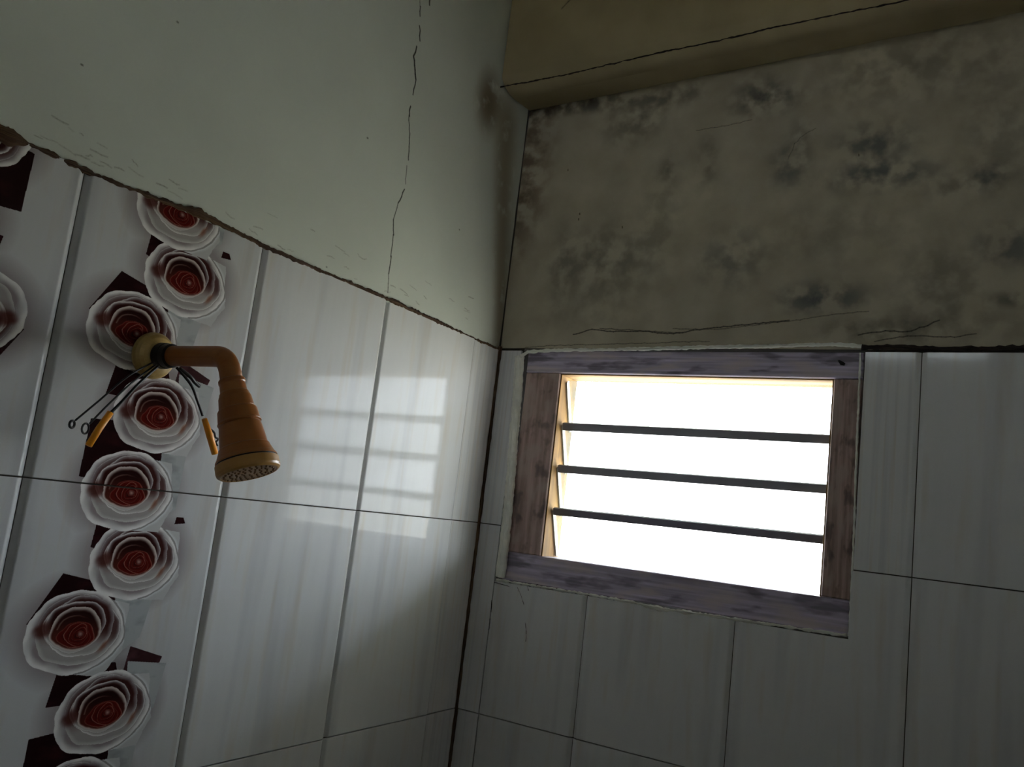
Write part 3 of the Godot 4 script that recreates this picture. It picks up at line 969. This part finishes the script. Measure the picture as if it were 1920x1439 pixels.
func build_window():
	var w := structure("window_1", "wooden louvre window with four glass blades and weathered brown frame in the end wall", "window")
	var zf := -0.010
	var zb := -0.078
	var ol := 0.0565   # outer and inner edges
	var or_ := 0.6390
	var il := 0.1270
	var ir := 0.5975
	var ot := 1.9250
	var ob := 1.5075
	var it := 1.8840
	var ib := 1.5570
	obj("frame_rail", box_mesh(Vector3(ol, it, zb), Vector3(or_, ot, zf), 0.0015), M.frame_across, w)
	obj("frame_rail", box_mesh(Vector3(ol, ob, zb), Vector3(or_, ib, zf), 0.0015), M.frame_across, w)
	obj("frame_stile", box_mesh(Vector3(ol + 0.0006, ib + 0.0004, zb), Vector3(il, it - 0.0004, zf - 0.0004), 0.0015), M.frame_side, w)
	obj("frame_stile", box_mesh(Vector3(ir, ib + 0.0004, zb), Vector3(or_ - 0.0006, it - 0.0004, zf - 0.0004), 0.0015), M.frame_side, w)
	var chip := [on_back(1572, 676, zf), on_back(1578, 682, zf), on_back(1584, 684, zf)]
	obj("nail_hole", sweep_mesh(chip, [0.0012, 0.0032, 0.0018], 7, 0.2, Vector3(1, 1, 0.25)), M.groove, w)
	# raw wood lining the inside of the frame
	var t := 0.0025
	obj("lining", box_mesh(Vector3(il, it - t, zb), Vector3(ir, it, zf - 0.004), 0.0005), M.raw_wood, w)
	obj("lining", box_mesh(Vector3(il, ib, zb), Vector3(il + t, it - t, zf - 0.004), 0.0005), M.raw_wood, w)
	obj("lining", box_mesh(Vector3(ir - t, ib, zb), Vector3(ir, it - t, zf - 0.004), 0.0005), M.raw_wood, w)
	# glass blades: upper edge inside, lower edge outside
	var tops := [1.8735, 1.7940, 1.7175, 1.6410]
	var lows := [1.7835, 1.7070, 1.6305, 1.5590]
	for k in 4:
		var a := Vector3(0, tops[k], -0.030)
		var b := Vector3(0, lows[k], -0.064)
		var xa := il + t + 0.0045
		var xb := ir - t - 0.003
		var down := (b - a).normalized()
		var out := Vector3(1, 0, 0).cross(down).normalized()   # towards the outside
		if out.z > 0: out = -out
		var th := 0.005
		var corner := func(x: float, s: float, u: float) -> Vector3: return Vector3(x, 0, 0) + a.lerp(b, s) + out * u * th + Vector3(0, 0.003 * (x - xa) / (xb - xa), 0)
		var st := st_new()
		var p := [corner.call(xa, 0.0, 0.0), corner.call(xb, 0.0, 0.0), corner.call(xb, 1.0, 0.0), corner.call(xa, 1.0, 0.0), corner.call(xa, 0.0, 1.0), corner.call(xb, 0.0, 1.0), corner.call(xb, 1.0, 1.0), corner.call(xa, 1.0, 1.0)]
		for f in [[0, 1, 2, 3], [5, 4, 7, 6], [4, 5, 1, 0], [3, 2, 6, 7], [4, 0, 3, 7], [1, 5, 6, 2]]:
			quad(st, p[f[0]], p[f[1]], p[f[2]], p[f[3]])
		var blade := obj("glass_blade", st.commit(), M.glass, w)
		if k > 0:   # the thick dull upper edge, grey with dirt
			var es := st_new()
			var q := []
			for u in [-0.06, 1.06]:
				for s in [-0.02, 0.125]:
					for x in [xa - 0.001, xb + 0.001]: q.append(corner.call(x, s, u))
			for f in [[0, 1, 3, 2], [5, 4, 6, 7], [4, 5, 1, 0], [2, 3, 7, 6], [4, 0, 2, 6], [1, 5, 7, 3]]:
				quad(es, q[f[0]], q[f[1]], q[f[2]], q[f[3]])
			tag(obj("blade_edge", es.commit(), M.glass_edge, blade), "dark grey edge of the glass blade")
		# metal clips that hold the blade ends
		for s in 2:
			var x := xa - 0.0022 if s == 0 else xb + 0.0012
			var cs := st_new()
			var q := []
			for u in [-0.35, 1.6]:
				for e in [0.03, 1.0]:
					for dx in [-0.001, 0.001]: q.append(corner.call(x, e, u) + Vector3(dx, 0, 0))
			for f in [[0, 1, 3, 2], [5, 4, 6, 7], [4, 5, 1, 0], [2, 3, 7, 6], [4, 0, 2, 6], [1, 5, 7, 3]]:
				quad(cs, q[f[0]], q[f[1]], q[f[2]], q[f[3]])
			obj("blade_clip", cs.commit(), M.clip, w)


# An unseen roof overhang, added over the window to keep the high sky out.
func build_added_eave():
	var e := base("added_eave", Vector3(0.5, 2.25, -WALL))
	tag(e, "unseen overhang added outside above the louvre window to block the high sky", "roof", "", "structure")
	obj("soffit_board", box_mesh(Vector3(-2.5, 0, -0.95), Vector3(2.5, 0.03, 0)), M.added_board, e)
	obj("fascia", box_mesh(Vector3(-2.5, -0.05, -0.98), Vector3(2.5, 0.14, -0.95)), M.added_board, e)


# ---------------------------------------------------------------- shower

func build_shower():
	var s := base("shower_head", Vector3(0, 1.7497, 0.7318))
	tag(s, "tan plastic shower head on a bent arm with black tape, before the rose tiles", "shower head")
	var loc := func(p: Vector3) -> Vector3: return p - s.position
	# wall flange, a rounded cup
	obj("flange", lathe(Vector3(0.0005, 0, 0), Vector3.RIGHT, [Vector2(0, 0.0255), Vector2(0.003, 0.0264), Vector2(0.007, 0.0258), Vector2(0.011, 0.0236), Vector2(0.014, 0.0205), Vector2(0.016, 0.0165), Vector2(0.017, 0.0120), Vector2(0.017, 0.0)], 36), M.flange, s)
	# tape wound round the arm where it leaves the flange
	obj("tape", lathe(Vector3(0.0085, 0, 0), Vector3.RIGHT, [Vector2(0, 0.0), Vector2(0, 0.0145), Vector2(0.003, 0.0150), Vector2(0.009, 0.0142), Vector2(0.010, 0.0148), Vector2(0.018, 0.0144), Vector2(0.019, 0.0136), Vector2(0.027, 0.0134), Vector2(0.0285, 0.0118), Vector2(0.0285, 0.0)], 28), M.tape, s)
	# the arm: out from the wall, then bent down towards the room
	var elbow := Vector3(0.1235, 0.0, 0.0)
	var face: Vector3 = loc.call(on_left(467, 889, 0.172))
	var dir := (face - elbow).normalized()
	var pts := [Vector3(0.030, 0, 0), Vector3(0.060, 0, 0), Vector3(0.090, 0, 0)]
	var rr := [0.0112, 0.0112, 0.0112]
	for i in 9:
		var t := i / 8.0
		var p0 := elbow - Vector3(0.016, 0, 0)
		var p2 := elbow + dir * 0.016
		pts.append(p0.lerp(elbow, t).lerp(elbow.lerp(p2, t), t))
		rr.append(0.0113)
	pts.append(elbow + dir * 0.034)
	rr.append(0.0118)
	obj("arm", sweep_mesh(pts, rr, 24), M.tan, s)
	var len := elbow.distance_to(face)
	var f := func(list: Array) -> Array:
		var out := []
		for q in list: out.append(Vector2(q[0] * len, q[1]))
		return out
	obj("collar", lathe(elbow, dir, f.call([[0.20, 0.0], [0.20, 0.0126], [0.21, 0.0136], [0.235, 0.0138], [0.245, 0.0132], [0.25, 0.0132], [0.31, 0.0138], [0.325, 0.0150], [0.345, 0.0154], [0.352, 0.0148], [0.352, 0.0]]), 40), M.tan, s)
	obj("body", lathe(elbow, dir, f.call([[0.345, 0.0], [0.345, 0.0158], [0.362, 0.0166], [0.45, 0.0180], [0.458, 0.0178], [0.462, 0.0192], [0.472, 0.0200], [0.560, 0.0214], [0.572, 0.0222], [0.580, 0.0220], [0.588, 0.0206], [0.596, 0.0212], [0.69, 0.0230], [0.765, 0.0240], [0.775, 0.0242], [0.782, 0.0254], [0.80, 0.0260], [0.85, 0.0286], [0.878, 0.0308], [0.888, 0.0310], [0.888, 0.0]]), 48), M.tan, s)
	obj("groove", lathe(elbow, dir, f.call([[0.884, 0.0], [0.884, 0.0298], [0.902, 0.0298], [0.902, 0.0]]), 48), M.groove, s)
	var ring := obj("spray_plate", lathe(elbow, dir, f.call([[0.900, 0.0], [0.900, 0.0308], [0.906, 0.0318], [0.965, 0.0320], [0.985, 0.0314], [0.998, 0.0294], [1.0, 0.0280], [0.994, 0.0270], [0.994, 0.0]]), 48), M.tan_pale, s)
	# rows of little nozzles
	var ns := st_new()
	var u := dir.cross(Vector3(0, 0, 1)).normalized()
	var v := dir.cross(u).normalized()
	for rad in [[0.0245, 26], [0.0185, 20], [0.0125, 13], [0.0065, 7]]:
		for k in rad[1]:
			var a: float = TAU * k / rad[1]
			var c: Vector3 = elbow + dir * len * 0.994 + (u * cos(a) + v * sin(a)) * rad[0]
			sweep(ns, [c - dir * 0.0004, c + dir * 0.0010, c + dir * 0.0015], [0.0014, 0.0011, 0.0006], 7)
	ns.index()
	ns.generate_normals()
	var nz := obj("nozzles", ns.commit(), M.nozzle, ring)
	nz.set_meta("kind", "stuff")


func build_wires():
	var make := func(called: String, label: String, at: Vector3, pts: Array, r: float) -> Node3D:
		var o := base(called, at)
		tag(o, label, "wire", "wires hanging from the taped shower arm")
		var rel := []
		for p in pts: rel.append(p - at)
		obj("lead", tube(smooth_path(rel), r), M.wire, o)
		return o
	var loop := func(o: Node3D, c: Vector3, ry: float, rz: float, r: float):
		var pts := []
		for i in 15:
			var a := TAU * i / 14.0
			pts.append(c - o.position + Vector3(0.002 * sin(a), ry * cos(a), rz * sin(a)))
		obj("loop", tube(pts, r), M.wire, o)
	# two long thin wires that end in loops
	var p0 := Vector3(0.024, 1.7405, 0.7440)
	var a := on_left(141, 789, 0.022)
	var w1: Node3D = make.call("looped_wire", "thin black wire with a closed loop, reaching furthest left of the shower", p0, [p0, on_left(240, 706, 0.03), on_left(190, 748, 0.027), a], 0.0010)
	loop.call(w1, on_left(135, 796, 0.022), 0.0036, 0.0040, 0.0013)
	var p1 := Vector3(0.027, 1.7375, 0.7436)
	var w2: Node3D = make.call("looped_wire", "thin black wire with an open round loop, second from the left under the shower", p1, [p1, on_left(245, 720, 0.036), on_left(200, 762, 0.034), on_left(168, 795, 0.032)], 0.0010)
	loop.call(w2, on_left(160, 804, 0.032), 0.0052, 0.0050, 0.0011)
	# the two with orange sleeves
	var p2 := Vector3(0.030, 1.7365, 0.7425)
	var w3: Node3D = make.call("sleeved_wire", "black wire with an orange sleeve pointing down left, left of the shower arm", p2, [p2, on_left(262, 718, 0.036), on_left(230, 752, 0.036), on_left(206, 776, 0.034)], 0.0016)
	obj("sleeve", sweep_mesh([on_left(207, 774, 0.034) - p2, on_left(186, 804, 0.034) - p2, on_left(166, 836, 0.034) - p2], [0.0034, 0.0036, 0.0035], 12), M.orange, w3)
	var p3 := Vector3(0.043, 1.7375, 0.7295)
	var w4: Node3D = make.call("sleeved_wire", "black wire with an orange sleeve hanging right of the tape, beside the shower head", p3, [p3, on_left(358, 722, 0.05), on_left(371, 755, 0.05), on_left(380, 780, 0.05)], 0.0015)
	obj("sleeve", sweep_mesh([on_left(383, 786, 0.05) - p3, on_left(393, 816, 0.05) - p3, on_left(403, 851, 0.05) - p3], [0.0030, 0.0040, 0.0038], 12), M.orange, w4)
	var tail := []
	for q in [[396, 806], [402, 812], [404, 820], [409, 824], [405, 830], [408, 836]]: tail.append(on_left(q[0], q[1], 0.047) - p3)
	obj("bare_end", tube(smooth_path(tail), 0.0012), M.wire, w4)
	var p5 := Vector3(0.044, 1.7372, 0.7262)
	make.call("wire_stub", "short thick black wire stub sticking out under the tape towards the window", p5, [p5, on_left(356, 706, 0.046), on_left(366, 718, 0.044), on_left(374, 725, 0.043)], 0.0021)
